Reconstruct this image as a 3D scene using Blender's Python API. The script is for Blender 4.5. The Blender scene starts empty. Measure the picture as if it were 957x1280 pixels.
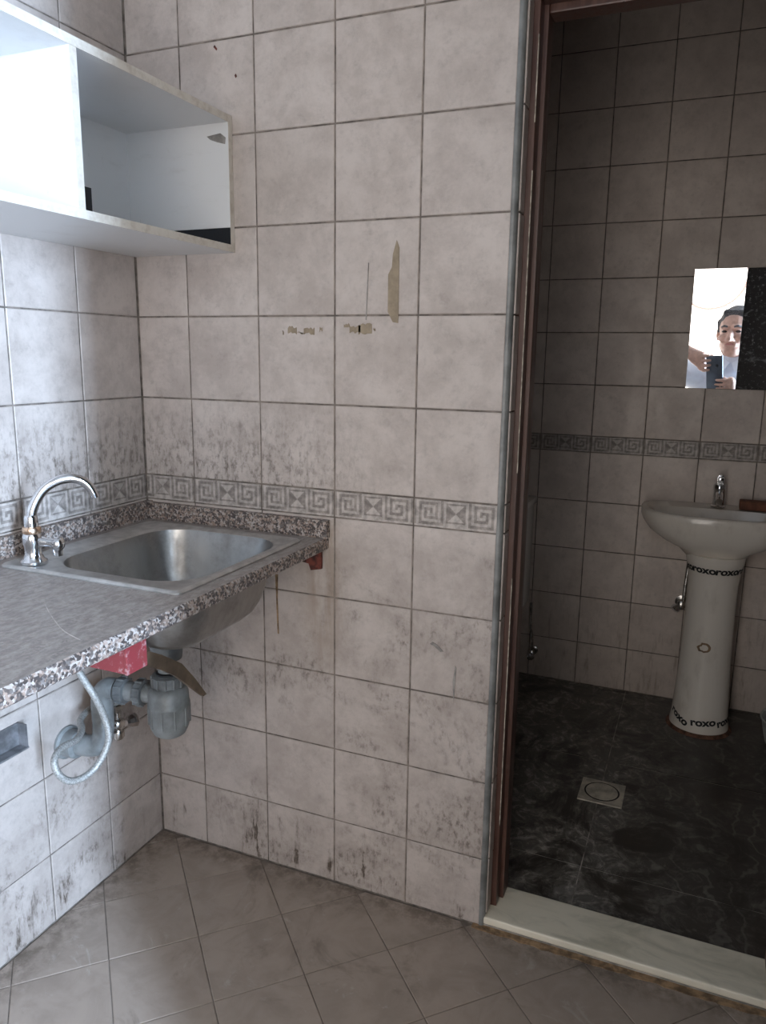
import bpy, bmesh, math, random
from mathutils import Vector, Matrix
random.seed(7)
SC = bpy.context.scene
COL = SC.collection
R = math.radians

# ------------------------------------------------------------------ camera, world, light, exposure
cam_d = bpy.data.cameras.new('camera')
cam = bpy.data.objects.new('camera', cam_d)
COL.objects.link(cam)
SC.camera = cam
CAM = Vector((1.3411, -1.5894, 1.3601))
cam.location = CAM
cam.rotation_euler = (R(78.3456), R(-0.7978), R(22.8453))
cam_d.sensor_fit = 'HORIZONTAL'
cam_d.sensor_width = 36.0
cam_d.lens = 953.21 / 957.0 * 36.0
cam_d.clip_start = 0.004

SC.view_settings.view_transform = 'Standard'
SC.view_settings.look = 'None'
SC.view_settings.gamma = 1.0
SC.view_settings.use_curve_mapping = False
SC.view_settings.exposure = -0.30
SC.cycles.use_denoising = True
SC.cycles.max_bounces = 10
SC.cycles.diffuse_bounces = 6
SC.cycles.sample_clamp_indirect = 6.0

wd = bpy.data.worlds.new('daylight')
SC.world = wd
wd.use_nodes = True
wd.node_tree.nodes['Background'].inputs[0].default_value = (0.86, 0.92, 1.0, 1)
wd.node_tree.nodes['Background'].inputs[1].default_value = 1.0


def area(name, loc, rot, sx, sy, power, col):
    d = bpy.data.lights.new(name, 'AREA')
    d.shape = 'RECTANGLE'
    d.size, d.size_y = sx, sy
    d.energy = power
    d.color = col
    o = bpy.data.objects.new(name, d)
    o.location = loc
    o.rotation_euler = rot
    COL.objects.link(o)
    return o


# daylight entering through the doorway behind the photographer (faces +Y)
area('doorway_daylight', (1.50, -2.56, 1.20), (R(90), 0, 0), 1.6, 1.9, 50.0, (1.0, 0.905, 0.81))
# cool daylight from the narrow window in the right-hand wall (faces -X)
area('window_daylight', (3.07, -2.27, 1.35), (0, R(90), 0), 1.9, 0.22, 500.0, (0.55, 0.74, 1.0))


# ------------------------------------------------------------------ node helpers
class NT:
    def __init__(self, name):
        self.m = bpy.data.materials.new(name)
        self.m.use_nodes = True
        self.t = self.m.node_tree
        self.b = self.t.nodes['Principled BSDF']

    def put(self, sock, v):
        if hasattr(v, 'is_linked') or isinstance(v, bpy.types.NodeSocket):
            self.t.links.new(v, sock)
        else:
            if sock.type == 'RGBA' and len(v) == 3:
                v = (*v, 1)
            sock.default_value = v

    def n(self, typ, ins=None, out=0, **props):
        nd = self.t.nodes.new(typ)
        for k, v in props.items():
            setattr(nd, k, v)
        for k, v in (ins or {}).items():
            self.put(nd.inputs[k], v)
        return nd.outputs[out]

    def math(self, op, a, b=0.0, clamp=False):
        return self.n('ShaderNodeMath', {0: a, 1: b}, operation=op, use_clamp=clamp)

    def mix(self, f, a, b, mode='MIX'):
        nd = self.t.nodes.new('ShaderNodeMix')
        nd.data_type = 'RGBA'
        nd.blend_type = mode
        nd.clamp_factor = True
        self.put(nd.inputs[0], f)
        self.put(nd.inputs[6], a)
        self.put(nd.inputs[7], b)
        return nd.outputs[2]

    def ramp(self, v, a, b, lo=0.0, hi=1.0):
        return self.n('ShaderNodeMapRange', {0: v, 1: a, 2: b, 3: lo, 4: hi}, interpolation_type='SMOOTHSTEP')

    def noise(self, vec, scale, detail=5.0, rough=0.6, dist=0.0):
        return self.n('ShaderNodeTexNoise', {'Vector': vec, 'Scale': scale, 'Detail': detail, 'Roughness': rough, 'Distortion': dist})

    def pos(self):
        return self.n('ShaderNodeNewGeometry')

    def obj(self):
        return self.n('ShaderNodeTexCoord', out=3)

    def rnd(self):
        return self.n('ShaderNodeObjectInfo', out='Random')

    def shift(self, vec, r, k=9.0):
        c = self.n('ShaderNodeCombineXYZ', {0: self.math('MULTIPLY', r, k), 1: self.math('MULTIPLY', r, k * 1.7), 2: self.math('MULTIPLY', r, k * .6)})
        return self.n('ShaderNodeVectorMath', {0: vec, 1: c}, operation='ADD')

    def scl(self, vec, s):
        return self.n('ShaderNodeVectorMath', {0: vec, 1: s}, operation='MULTIPLY')

    def bump(self, h, strength=0.2, dist=0.002):
        o = self.n('ShaderNodeBump', {'Height': h, 'Strength': strength, 'Distance': dist})
        self.t.links.new(o, self.b.inputs['Normal'])

    def fin(self, col=None, rough=None, metal=None, spec=None):
        if col is not None: self.put(self.b.inputs['Base Color'], col)
        if rough is not None: self.put(self.b.inputs['Roughness'], rough)
        if metal is not None: self.put(self.b.inputs['Metallic'], metal)
        if spec is not None: self.put(self.b.inputs['Specular IOR Level'], spec)
        return self.m


def plain(name, col, rough=0.5, metal=0.0, var=0.12, scale=30.0, bump=0.0):
    t = NT(name)
    p = t.obj()
    nz = t.noise(p, scale, 4)
    d = tuple(c * (1 - var * 2.2) for c in col)
    l = tuple(min(1, c * (1 + var)) for c in col)
    c = t.mix(t.ramp(nz, .3, .7), d, l)
    if bump:
        t.bump(nz, bump)
    return t.fin(c, rough, metal)


def tile_mat(name, light, dark, grime=1.0, rough=0.38, bath=False):
    t = NT(name)
    p = t.pos()
    r = t.rnd()
    q = t.shift(p, r)
    m1 = t.ramp(t.noise(q, 9.0, 9, .72, .15), .34, .66)
    m2 = t.ramp(t.noise(q, 55.0, 3, .6), .52, .78)
    col = t.mix(t.math('MULTIPLY', m1, .72), light, dark)
    col = t.mix(t.math('MULTIPLY', m2, .22), col, tuple(c * .62 for c in dark))
    m3 = t.ramp(t.noise(q, 30.0, 9, .78), .50, .72)
    col = t.mix(t.math('MULTIPLY', m3, .30), col, tuple(c * .50 for c in dark))
    # a small tone difference from tile to tile
    col = t.mix(t.math('MULTIPLY', r, .16), col, dark)
    sep = t.n('ShaderNodeSeparateXYZ', {0: p})
    sp = t.t.nodes[-1].outputs
    X, Y, Z = sp[0], sp[1], sp[2]
    streak = t.ramp(t.noise(t.scl(p, (42.0, 42.0, 7.0)), 1.0, 6, .68), .50, .70)
    blot = t.ramp(t.noise(p, 5.0, 5, .65, .8), .45, .68)
    fine = t.ramp(t.noise(t.scl(p, (70, 70, 40)), 1.0, 5, .7), .46, .66)
    if not bath:
        # splash grime above the worktop and muck along the foot of the wall
        band = t.math('MULTIPLY', t.ramp(Z, .98, 1.04), t.ramp(Z, 1.30, 1.05))
        nearx = t.ramp(X, .78, .34)
        g1 = t.math('MULTIPLY', t.math('MULTIPLY', band, nearx), t.math('ADD', t.math('MULTIPLY', streak, .40), t.math('MULTIPLY', fine, .55)))
        foot = t.ramp(Z, .34, .03)
        g2 = t.math('MULTIPLY', foot, t.math('MULTIPLY', t.math('ADD', streak, t.math('MULTIPLY', fine, .5)), t.math('ADD', t.math('MULTIPLY', blot, 1.1), .18)))
        under = t.math('MULTIPLY', t.ramp(Z, .98, .9), t.math('ADD', t.math('MULTIPLY', blot, t.math('ADD', t.math('MULTIPLY', fine, .45), .10)), .07))  # darker and blotchier below the border row
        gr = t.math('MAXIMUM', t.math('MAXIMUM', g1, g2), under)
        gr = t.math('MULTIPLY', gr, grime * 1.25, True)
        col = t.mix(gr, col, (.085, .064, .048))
        # brownish water stain at the end of the worktop
        st = t.math('MULTIPLY', t.math('MULTIPLY', t.ramp(X, .44, .51), t.ramp(X, .60, .53)), t.math('MULTIPLY', t.ramp(Z, .45, .80), t.ramp(Z, .99, .93)))
        col = t.mix(t.math('MULTIPLY', t.math('MULTIPLY', st, .55), t.ramp(t.noise(t.scl(p, (30, 30, 5)), 1.0, 4), .35, .65)), col, (.23, .16, .10))
    else:
        low = t.math('MULTIPLY', t.ramp(Z, .75, .05), t.math('ADD', t.math('MULTIPLY', streak, .35), .28))
        col = t.mix(t.math('MULTIPLY', low, grime), col, (.13, .085, .045))
        cal = t.math('MULTIPLY', t.math('MULTIPLY', t.ramp(Z, .50, .72), t.ramp(Z, .82, .74)), t.math('MULTIPLY', t.ramp(X, 1.10, 1.20), streak))
        col = t.mix(t.math('MULTIPLY', cal, .55), col, (.55, .52, .48))
    t.bump(t.noise(q, 22.0, 4), .06, .002)
    return t.fin(col, t.ramp(m1, 0, 1, rough, rough + .18))


MT = {}
MT['tile'] = tile_mat('glazed_wall_tile', (.545, .480, .440), (.365, .312, .280))
MT['bath_tile'] = tile_mat('bathroom_wall_tile', (.72, .63, .565), (.54, .465, .415), bath=True)  # same tile as the kitchen, colours lifted to make up for dim bathroom light
MT['grout'] = plain('grout', (.215, .183, .158), .9, var=.25)
MT['plaster'] = plain('plaster', (.36, .345, .32), .9, var=.05, scale=6)
MT['ceiling'] = plain('ceiling_paint', (.42, .40, .37), .9, var=.03, scale=4)
MT['key_light'] = plain('border_line_print', (.455, .405, .37), .4, var=.16, scale=60)
MT['key_dark'] = plain('border_ground_print', (.285, .248, .224), .45, var=.22, scale=60)


def floor_mat():
    t = NT('beige_floor_tile')
    p = t.pos()
    r = t.rnd()
    q = t.shift(p, r)
    m = t.ramp(t.noise(q, 9, 7, .65, .5), .35, .7)
    c = t.mix(m, (.365, .298, .248), (.29, .235, .195))
    c = t.mix(t.math('MULTIPLY', r, .2), c, (.26, .22, .185))
    sm = t.ramp(t.noise(p, 4.2, 6, .7, 1.4), .55, .72)
    c = t.mix(t.math('MULTIPLY', sm, .55), c, (.12, .098, .082))
    d = t.ramp(t.noise(t.scl(p, (3.1, 3.3, 3)), 2.0, 6, .7, 2.5), .60, .70)
    c = t.mix(t.math('MULTIPLY', d, .35), c, (.50, .46, .41))
    sep = t.n('ShaderNodeSeparateXYZ', {0: p})
    Y = t.t.nodes[-1].outputs[1]
    X = t.t.nodes[-1].outputs[0]
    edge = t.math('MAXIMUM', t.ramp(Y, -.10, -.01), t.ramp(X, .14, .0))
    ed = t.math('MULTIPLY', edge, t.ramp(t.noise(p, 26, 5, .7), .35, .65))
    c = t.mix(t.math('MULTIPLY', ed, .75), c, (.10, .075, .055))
    t.bump(t.noise(p, 60, 4), .08, .002)
    return t.fin(c, t.ramp(m, 0, 1, .5, .7))


def black_floor_mat():
    t = NT('black_bathroom_floor_tile')
    p = t.pos()
    sm = t.ramp(t.noise(p, 4.0, 8, .70, 1.6), .38, .56)
    sep = t.n('ShaderNodeSeparateXYZ', {0: p})
    X, Y = t.t.nodes[-1].outputs[0], t.t.nodes[-1].outputs[1]
    left = t.math('ADD', t.math('MULTIPLY', t.ramp(X, 1.45, 1.10), .75), .25)
    sp = t.ramp(t.noise(p, 17, 8, .75, 1.8), .46, .66)
    dust = t.math('MULTIPLY', t.math('MULTIPLY', sm, t.math('ADD', t.math('MULTIPLY', sp, .8), .25)), left, True)
    c = t.mix(t.math('MULTIPLY', dust, .95), (.026, .022, .018), (.42, .39, .345))
    # clear swirls where water ran to the gully
    w = t.ramp(t.n('ShaderNodeTexWave', {'Vector': p, 'Scale': 3.2, 'Distortion': 14.0, 'Detail': 4.0, 'Detail Scale': 1.6}), .90, 1.0)
    c = t.mix(t.math('MULTIPLY', t.math('MULTIPLY', w, sm), .30), c, (.30, .28, .25))
    br = t.ramp(t.noise(p, 3.3, 5, .6), .5, .75)
    c = t.mix(t.math('MULTIPLY', br, .4), c, (.060, .042, .030))
    return t.fin(c, t.ramp(dust, 0, .6, .30, .75))


def granite_mat(name, dusty):
    t = NT(name)
    p = t.pos()
    v = t.n('ShaderNodeTexVoronoi', {'Vector': p, 'Scale': 250.0, 'Randomness': 1.0}, out='Color')
    s = t.n('ShaderNodeSeparateColor', {0: v})
    big = t.n('ShaderNodeTexVoronoi', {'Vector': p, 'Scale': 150.0}, out='Color')
    s2 = t.n('ShaderNodeSeparateColor', {0: big})
    c = t.mix(t.ramp(s, .28, .40), (.058, .046, .042), (.27, .205, .170))
    c = t.mix(t.ramp(s, .55, .72), c, (.42, .375, .345))
    c = t.mix(t.math('MULTIPLY', t.ramp(s2, .62, .78), .75), c, (.062, .052, .05))
    c = t.mix(t.math('MULTIPLY', t.ramp(s2, .28, .15), .5), c, (.33, .235, .185))
    if dusty:
        sep = t.n('ShaderNodeNewGeometry', out=1)
        nz = t.n('ShaderNodeSeparateXYZ', {0: sep}, out=2)
        top = t.ramp(nz, .6, .95)
        d = t.ramp(t.noise(t.scl(p, (14, 6, 10)), 3.0, 7, .7), .30, .62)
        dust = t.mix(t.ramp(t.noise(t.scl(p, (90, 40, 60)), 1.0, 5, .7), .35, .65), (.215, .185, .170), (.345, .31, .285))
        c = t.mix(t.math('MULTIPLY', top, t.ramp(d, 0, 1, .72, .95)), c, dust)
    return t.fin(c, .45)


def steel_mat():
    t = NT('stainless_steel')
    p = t.pos()
    n = t.noise(t.scl(p, (60, 60, 12)), 1.0, 5, .6)
    g = t.ramp(t.noise(p, 11, 6, .7), .42, .7)
    c = t.mix(g, (.36, .355, .345), (.24, .23, .22))
    sep = t.n('ShaderNodeSeparateXYZ', {0: p}, out=2)
    rust = t.math('MULTIPLY', t.ramp(sep, .80, .745), t.ramp(t.noise(p, 30, 6, .7), .5, .66))
    c = t.mix(t.math('MULTIPLY', rust, .6), c, (.12, .075, .045))
    return t.fin(c, t.ramp(n, .3, .7, .30, .46), t.math('SUBTRACT', 1.0, t.math('MULTIPLY', g, .3)))


def wood_mat():
    t = NT('dark_brown_painted_wood')
    p = t.pos()
    g = t.ramp(t.noise(t.scl(p, (60, 60, 4)), 1.0, 6, .65), .35, .7)
    c = t.mix(g, (.060, .026, .019), (.115, .055, .040))
    w = t.ramp(t.noise(t.scl(p, (45, 45, 12)), 1.0, 6, .75), .62, .74)
    c = t.mix(t.math('MULTIPLY', w, .6), c, (.34, .27, .22))
    return t.fin(c, t.ramp(g, 0, 1, .3, .5))


def marble_mat():
    t = NT('cream_marble')
    p = t.pos()
    n = t.ramp(t.noise(t.scl(p, (3, 7, 3)), 2.2, 7, .6, 1.2), .42, .72)
    c = t.mix(n, (.78, .72, .58), (.56, .52, .40))
    st = t.ramp(t.noise(p, 7.5, 5, .6), .66, .78)
    c = t.mix(t.math('MULTIPLY', st, .6), c, (.36, .22, .11))
    sep = t.n('ShaderNodeSeparateXYZ', {0: p})
    Y = t.t.nodes[-1].outputs[1]
    c = t.mix(t.math('MULTIPLY', t.ramp(Y, .012, .002), .45), c, (.86, .80, .68))
    return t.fin(c, .4)


def laminate_mat():
    t = NT('white_laminate_board')
    p = t.pos()
    m = t.ramp(t.noise(t.scl(p, (9, 9, 30)), 1.0, 7, .7), .55, .75)
    c = t.mix(t.math('MULTIPLY', m, .35), (.66, .655, .65), (.50, .48, .46))
    sc_ = t.ramp(t.noise(t.scl(p, (30, 30, 9)), 1.6, 6, .7, 1.0), .66, .72)
    c = t.mix(t.math('MULTIPLY', sc_, .4), c, (.36, .34, .32))
    return t.fin(c, .42)


def speckled_stone():
    t = NT('black_speckled_stone')
    p = t.pos()
    s = t.ramp(t.noise(p, 70, 6, .75), .57, .68)
    w = t.ramp(t.noise(t.scl(p, (4, 4, 7)), 3.0, 7, .7, 2.0), .56, .68)
    c = t.mix(t.math('MULTIPLY', s, .8), (.012, .012, .013), (.6, .6, .6))
    c = t.mix(t.math('MULTIPLY', w, .6), c, (.42, .43, .44))
    return t.fin(c, .4)


def chip_mat():
    t = NT('chipboard_edge')
    p = t.pos()
    n = t.ramp(t.noise(p, 60, 4, .6), .4, .7)
    c = t.mix(n, (.60, .55, .48), (.50, .44, .37))
    return t.fin(c, .7)


def ceramic(name, col, dirt=.3):
    t = NT(name)
    p = t.pos()
    n = t.ramp(t.noise(t.scl(p, (9, 9, 4)), 1.5, 6, .65), .5, .75)
    c = t.mix(t.math('MULTIPLY', n, dirt), col, (.30, .24, .17))
    return t.fin(c, .14)


def red_paint():
    t = NT('chipped_red_paint')
    p = t.pos()
    n = t.ramp(t.noise(p, 60, 6, .75), .54, .64)
    c = t.mix(t.math('MULTIPLY', n, .7), (.17, .022, .026), (.33, .20, .20))
    n2 = t.ramp(t.noise(p, 25, 5, .7), .5, .75)
    c = t.mix(t.math('MULTIPLY', n2, .5), c, (.12, .03, .02))
    return t.fin(c, .55)


MT['floor'] = floor_mat()
MT['black_floor'] = black_floor_mat()
MT['black_grout'] = plain('pale_floor_joint', (.36, .33, .29), .9, var=.3, scale=14)
MT['floor_grout'] = plain('floor_joint', (.20, .165, .138), .9, var=.2, scale=16)
MT['granite'] = granite_mat('speckled_granite', False)
MT['granite_top'] = granite_mat('speckled_granite_dusty_top', True)
MT['steel'] = steel_mat()
MT['steel_rim'] = plain('lightened_steel_rim', (.52, .505, .485), .42, .75, var=.10, scale=30)  # steel colour lightened to stand in for the bright reflection on the rim
MT['wood'] = wood_mat()
MT['marble'] = marble_mat()
MT['laminate'] = laminate_mat()
MT['stone'] = speckled_stone()
MT['chip'] = chip_mat()
MT['ceramic'] = ceramic('white_ceramic', (.80, .74, .66), .30)
MT['ceramic2'] = ceramic('cistern_ceramic', (.80, .80, .78), .1)
MT['red'] = red_paint()
MT['rustred'] = plain('rusty_red_iron', (.13, .030, .020), .7, var=.4, scale=50)
MT['chrome'] = plain('chrome', (.74, .75, .77), .10, 1.0, var=.03)
MT['oldchrome'] = plain('worn_chrome', (.55, .53, .50), .25, 1.0, var=.25, scale=60)
MT['brass'] = plain('pale_brass', (.80, .58, .42), .25, 1.0, var=.1)
MT['pvc'] = plain('grey_pvc', (.20, .212, .212), .42, var=.18, scale=18)
MT['pvc_dark'] = plain('grey_pvc_nut', (.145, .156, .16), .45, var=.2, scale=20)
MT['hose'] = plain('braided_hose', (.36, .35, .33), .45, .3, var=.2, scale=300, bump=.5)
MT['trim'] = plain('grey_plastic_corner_trim', (.19, .195, .19), .32, var=.2, scale=14)
MT['black'] = plain('flat_black', (.008, .009, .012), .5, var=.1)
MT['brownstrip'] = plain('brown_strip', (.125, .088, .058), .6, var=.2, scale=20)
MT['silicone'] = plain('dried_cement', (.45, .40, .33), .8, var=.25, scale=60)
MT['zinc'] = plain('dull_zinc', (.26, .26, .27), .5, .6, var=.2)
MT['soap'] = plain('brown_red_block', (.20, .075, .040), .7, var=.2)
MT['ink'] = plain('black_print', (.012, .012, .012), .6, var=.05)
MT['scuff'] = plain('grey_scuff', (.30, .28, .26), .8, var=.2)
MT['rust'] = plain('rust_stain', (.30, .195, .11), .85, var=.3, scale=40)
MT['tape'] = plain('tape_residue', (.285, .225, .155), .7, var=.10, scale=40)
MT['drain'] = plain('cream_plastic', (.52, .47, .38), .45, var=.18, scale=25)
MT['joint'] = plain('dark_joint', (.035, .03, .028), .8, var=.2)
MT['foot'] = plain('brown_sealant', (.16, .075, .045), .8, var=.3, scale=40)
MT['white_plastic'] = plain('white_plastic', (.55, .57, .55), .4, var=.12)
MT['mirror'] = plain('silvered_glass', (.93, .93, .93), 0.0, 1.0, var=0.0)
MT['mirror'].node_tree.nodes['Principled BSDF'].inputs['Roughness'].default_value = 0.0
MT['skin'] = plain('skin', (.56, .33, .24), .55, var=.10, scale=40)
MT['lip'] = plain('lips', (.42, .18, .15), .5, var=.05)
MT['hair'] = plain('grey_hair', (.085, .075, .07), .7, var=.35, scale=160, bump=.6)
MT['shirt'] = plain('white_shirt_cotton', (.72, .76, .82), .85, var=.04, scale=12, bump=.2)
MT['trousers'] = plain('dark_trousers', (.05, .05, .06), .85, var=.15)
MT['shoe'] = plain('black_shoe_leather', (.02, .018, .017), .4, var=.1)
MT['phone'] = plain('phone_back', (.10, .115, .135), .25, .3, var=.1)
MT['lens'] = plain('phone_lens', (.01, .01, .012), .08, var=0)
MT['eye'] = plain('dark_eye', (.02, .015, .012), .3, var=0)
t = NT('glare_washed_pink')
t.t.nodes.remove(t.b)
tr = t.n('ShaderNodeBsdfTransparent', {0: (.58, .49, .47, 1)})  # see-through tint stands in for the doorway glare washing the ring out
df = t.n('ShaderNodeBsdfDiffuse', {0: (.8, .35, .33, 1)})
mx = t.n('ShaderNodeMixShader', {0: .12, 1: tr, 2: df})
t.t.links.new(mx, t.t.nodes['Material Output'].inputs[0])
MT['pink'] = t.m


# ------------------------------------------------------------------ mesh helpers
class MB:
    def __init__(self):
        self.v, self.f, self.mi = [], [], []

    def add(self, vs, fs, mi=0):
        o = len(self.v)
        self.v += [Vector(v) for v in vs]
        self.f += [tuple(i + o for i in f) for f in fs]
        self.mi += [mi] * len(fs)
        return self

    def box(self, x0, x1, y0, y1, z0, z1, mi=0, ch=0.0):
        x0, x1 = sorted((x0, x1)); y0, y1 = sorted((y0, y1)); z0, z1 = sorted((z0, z1))
        if ch <= 0:
            vs = [(x, y, z) for x in (x0, x1) for y in (y0, y1) for z in (z0, z1)]
            return self.add(vs, [(0, 1, 3, 2), (4, 6, 7, 5), (0, 4, 5, 1), (2, 3, 7, 6), (0, 2, 6, 4), (1, 5, 7, 3)], mi)
        bm = bmesh.new()
        bmesh.ops.create_cube(bm, size=1)
        for v in bm.verts:
            v.co = Vector(((x0 + x1) / 2 + v.co.x * (x1 - x0), (y0 + y1) / 2 + v.co.y * (y1 - y0), (z0 + z1) / 2 + v.co.z * (z1 - z0)))
        bmesh.ops.bevel(bm, geom=list(bm.edges), offset=ch, segments=2, affect='EDGES', profile=.6)
        bm.verts.index_update()
        self.add([v.co.copy() for v in bm.verts], [tuple(v.index for v in f.verts) for f in bm.faces], mi)
        bm.free()
        return self

    def prism(self, poly, axis, a, b, mi=0):
        """poly: list of 2-D points; axis 0/1/2 = extrusion axis; a..b its range."""
        def P(q, h):
            l = list(q); l.insert(axis, h); return tuple(l)
        n = len(poly)
        vs = [P(q, a) for q in poly] + [P(q, b) for q in poly]
        fs = [tuple(range(n - 1, -1, -1)), tuple(range(n, 2 * n))]
        fs += [(i, (i + 1) % n, n + (i + 1) % n, n + i) for i in range(n)]
        return self.add(vs, fs, mi)

    def rings(self, rs, mi=0, cap0=True, cap1=True):
        n = len(rs[0])
        vs = [p for r in rs for p in r]
        fs = []
        for k in range(len(rs) - 1):
            for i in range(n):
                j = (i + 1) % n
                fs.append((k * n + i, k * n + j, (k + 1) * n + j, (k + 1) * n + i))
        if cap0: fs.append(tuple(range(n - 1, -1, -1)))
        if cap1: fs.append(tuple(range((len(rs) - 1) * n, len(rs) * n)))
        return self.add(vs, fs, mi)

    def lathe(self, c, prof, axis=(0, 0, 1), n=24, mi=0, sx=1.0, sy=1.0):
        """prof: list of (radius, height along axis) from point c."""
        w = Vector(axis).normalized()
        u = w.cross(Vector((0, 0, 1)) if abs(w.z) < .9 else Vector((1, 0, 0))).normalized()
        if abs(w.z) > .9: u = Vector((1, 0, 0))
        v = w.cross(u)
        c = Vector(c)
        rs = [[c + w * h + (u * math.cos(2 * math.pi * i / n) * sx + v * math.sin(2 * math.pi * i / n) * sy) * max(r, 1e-5) for i in range(n)] for r, h in prof]
        return self.rings(rs, mi)

    def tube(self, pts, r, n=14, mi=0, sub=6, smooth=True):
        P = [Vector(p) for p in pts]
        rr = r if isinstance(r, (list, tuple)) else [r] * len(P)
        if smooth and len(P) > 2:
            Q, RR = [], []
            for i in range(len(P) - 1):
                p0, p1, p2, p3 = P[max(i - 1, 0)], P[i], P[i + 1], P[min(i + 2, len(P) - 1)]
                for k in range(sub):
                    s = k / sub
                    Q.append(.5 * ((2 * p1) + (p2 - p0) * s + (2 * p0 - 5 * p1 + 4 * p2 - p3) * s * s + (3 * p1 - p0 - 3 * p2 + p3) * s ** 3))
                    RR.append(rr[i] * (1 - s) + rr[i + 1] * s)
            Q.append(P[-1]); RR.append(rr[-1])
        else:
            Q, RR = P, rr
        rs, u = [], None
        for i, q in enumerate(Q):
            tn = (Q[min(i + 1, len(Q) - 1)] - Q[max(i - 1, 0)]).normalized()
            if u is None:
                u = tn.cross(Vector((0, 0, 1)) if abs(tn.z) < .9 else Vector((1, 0, 0))).normalized()
            else:
                u = (u - tn * u.dot(tn)).normalized()
            v = tn.cross(u)
            rs.append([q + (u * math.cos(2 * math.pi * k / n) + v * math.sin(2 * math.pi * k / n)) * RR[i] for k in range(n)])
        return self.rings(rs, mi)

    def capsule(self, a, b, ra, rb, n=14, k=4):
        a, b = Vector(a), Vector(b)
        w = (b - a)
        if w.length < 1e-6: w = Vector((0, 0, 1))
        w.normalize()
        u = w.cross(Vector((0, 0, 1)) if abs(w.z) < .9 else Vector((1, 0, 0))).normalized()
        v = w.cross(u)
        rs = []
        def ring(c, r): rs.append([c + (u * math.cos(2 * math.pi * i / n) + v * math.sin(2 * math.pi * i / n)) * r for i in range(n)])
        for i in range(1, k + 1):
            an = math.pi / 2 * i / k
            ring(a - w * ra * math.cos(an), ra * math.sin(an))
        for i in range(k):
            an = math.pi / 2 * i / k
            ring(b + w * rb * math.sin(an), rb * math.cos(an))
        return self.rings(rs)

    def ball(self, c, rx, ry, rz, rot=None, n=20, m=12):
        c = Vector(c)
        rs = []
        for i in range(1, m):
            th = math.pi * i / m
            ring = []
            for j in range(n):
                ph = 2 * math.pi * j / n
                q = Vector((rx * math.sin(th) * math.cos(ph), ry * math.sin(th) * math.sin(ph), rz * math.cos(th)))
                if rot: q = rot @ q
                ring.append(c + q)
            rs.append(ring)
        return self.rings(rs)


def wloc(o):
    v = Vector((0, 0, 0))
    while o is not None:
        v += o.location
        o = o.parent
    return v


def link(name, mesh, parent=None, loc=(0, 0, 0)):
    o = bpy.data.objects.new(name, mesh)
    COL.objects.link(o)
    o.location = loc
    if parent: o.parent = parent
    return o


def mesh_of(name, mb, mats, smooth=False, off=Vector((0, 0, 0)), angle=40):
    me = bpy.data.meshes.new(name)
    me.from_pydata([tuple(v - off) for v in mb.v], [], mb.f)
    for m in (mats if isinstance(mats, (list, tuple)) else [mats]):
        me.materials.append(MT[m])
    me.polygons.foreach_set('material_index', mb.mi)
    bm = bmesh.new(); bm.from_mesh(me)
    bmesh.ops.recalc_face_normals(bm, faces=list(bm.faces))
    bm.to_mesh(me); bm.free()
    if smooth:
        me.polygons.foreach_set('use_smooth', [True] * len(me.polygons))
        me.set_sharp_from_angle(angle=R(angle))
    me.update()
    return me


def part(name, mb, mats, parent=None, smooth=False, label=None, angle=40):
    off = wloc(parent) if parent else Vector((0, 0, 0))
    o = link(name, mesh_of(name, mb, mats, smooth, off, angle), parent)
    if label: o['label'] = label
    return o


def thing(name, label, cat, loc, group=None):
    o = bpy.data.objects.new(name, None)
    COL.objects.link(o)
    o.location = loc
    o.empty_display_size = .05
    o['label'] = label; o['category'] = cat
    if group: o['group'] = group
    return o


def solo(name, mb, mats, label, cat, smooth=False, group=None, angle=40):
    c = sum(mb.v, Vector((0, 0, 0))) / len(mb.v)
    c.z = min(v.z for v in mb.v)
    o = link(name, mesh_of(name, mb, mats, smooth, c, angle), None, c)
    o['label'] = label; o['category'] = cat
    if group: o['group'] = group
    return o


def struct(name, mb, mats, smooth=False, label=None):
    o = link(name, mesh_of(name, mb, mats, smooth))
    o['kind'] = 'structure'
    if label: o['label'] = label
    return o


def text_pts(body, size, bold=0.0):
    cu = bpy.data.curves.new('txt', 'FONT')
    cu.body = body; cu.size = size; cu.align_x = 'CENTER'; cu.align_y = 'CENTER'
    cu.resolution_u = 3; cu.offset = bold
    o = bpy.data.objects.new('txt', cu)
    COL.objects.link(o)
    dg = bpy.context.evaluated_depsgraph_get()
    me = o.evaluated_get(dg).to_mesh()
    vs = [v.co.copy() for v in me.vertices]
    fs = [tuple(p.vertices) for p in me.polygons]
    o.evaluated_get(dg).to_mesh_clear()
    bpy.data.objects.remove(o); bpy.data.curves.remove(cu)
    return vs, fs


# ------------------------------------------------------------------ tiles
G = 0.0038      # joint width
CH = 0.0016     # worn edge of a tile
_cache = {}


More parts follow.
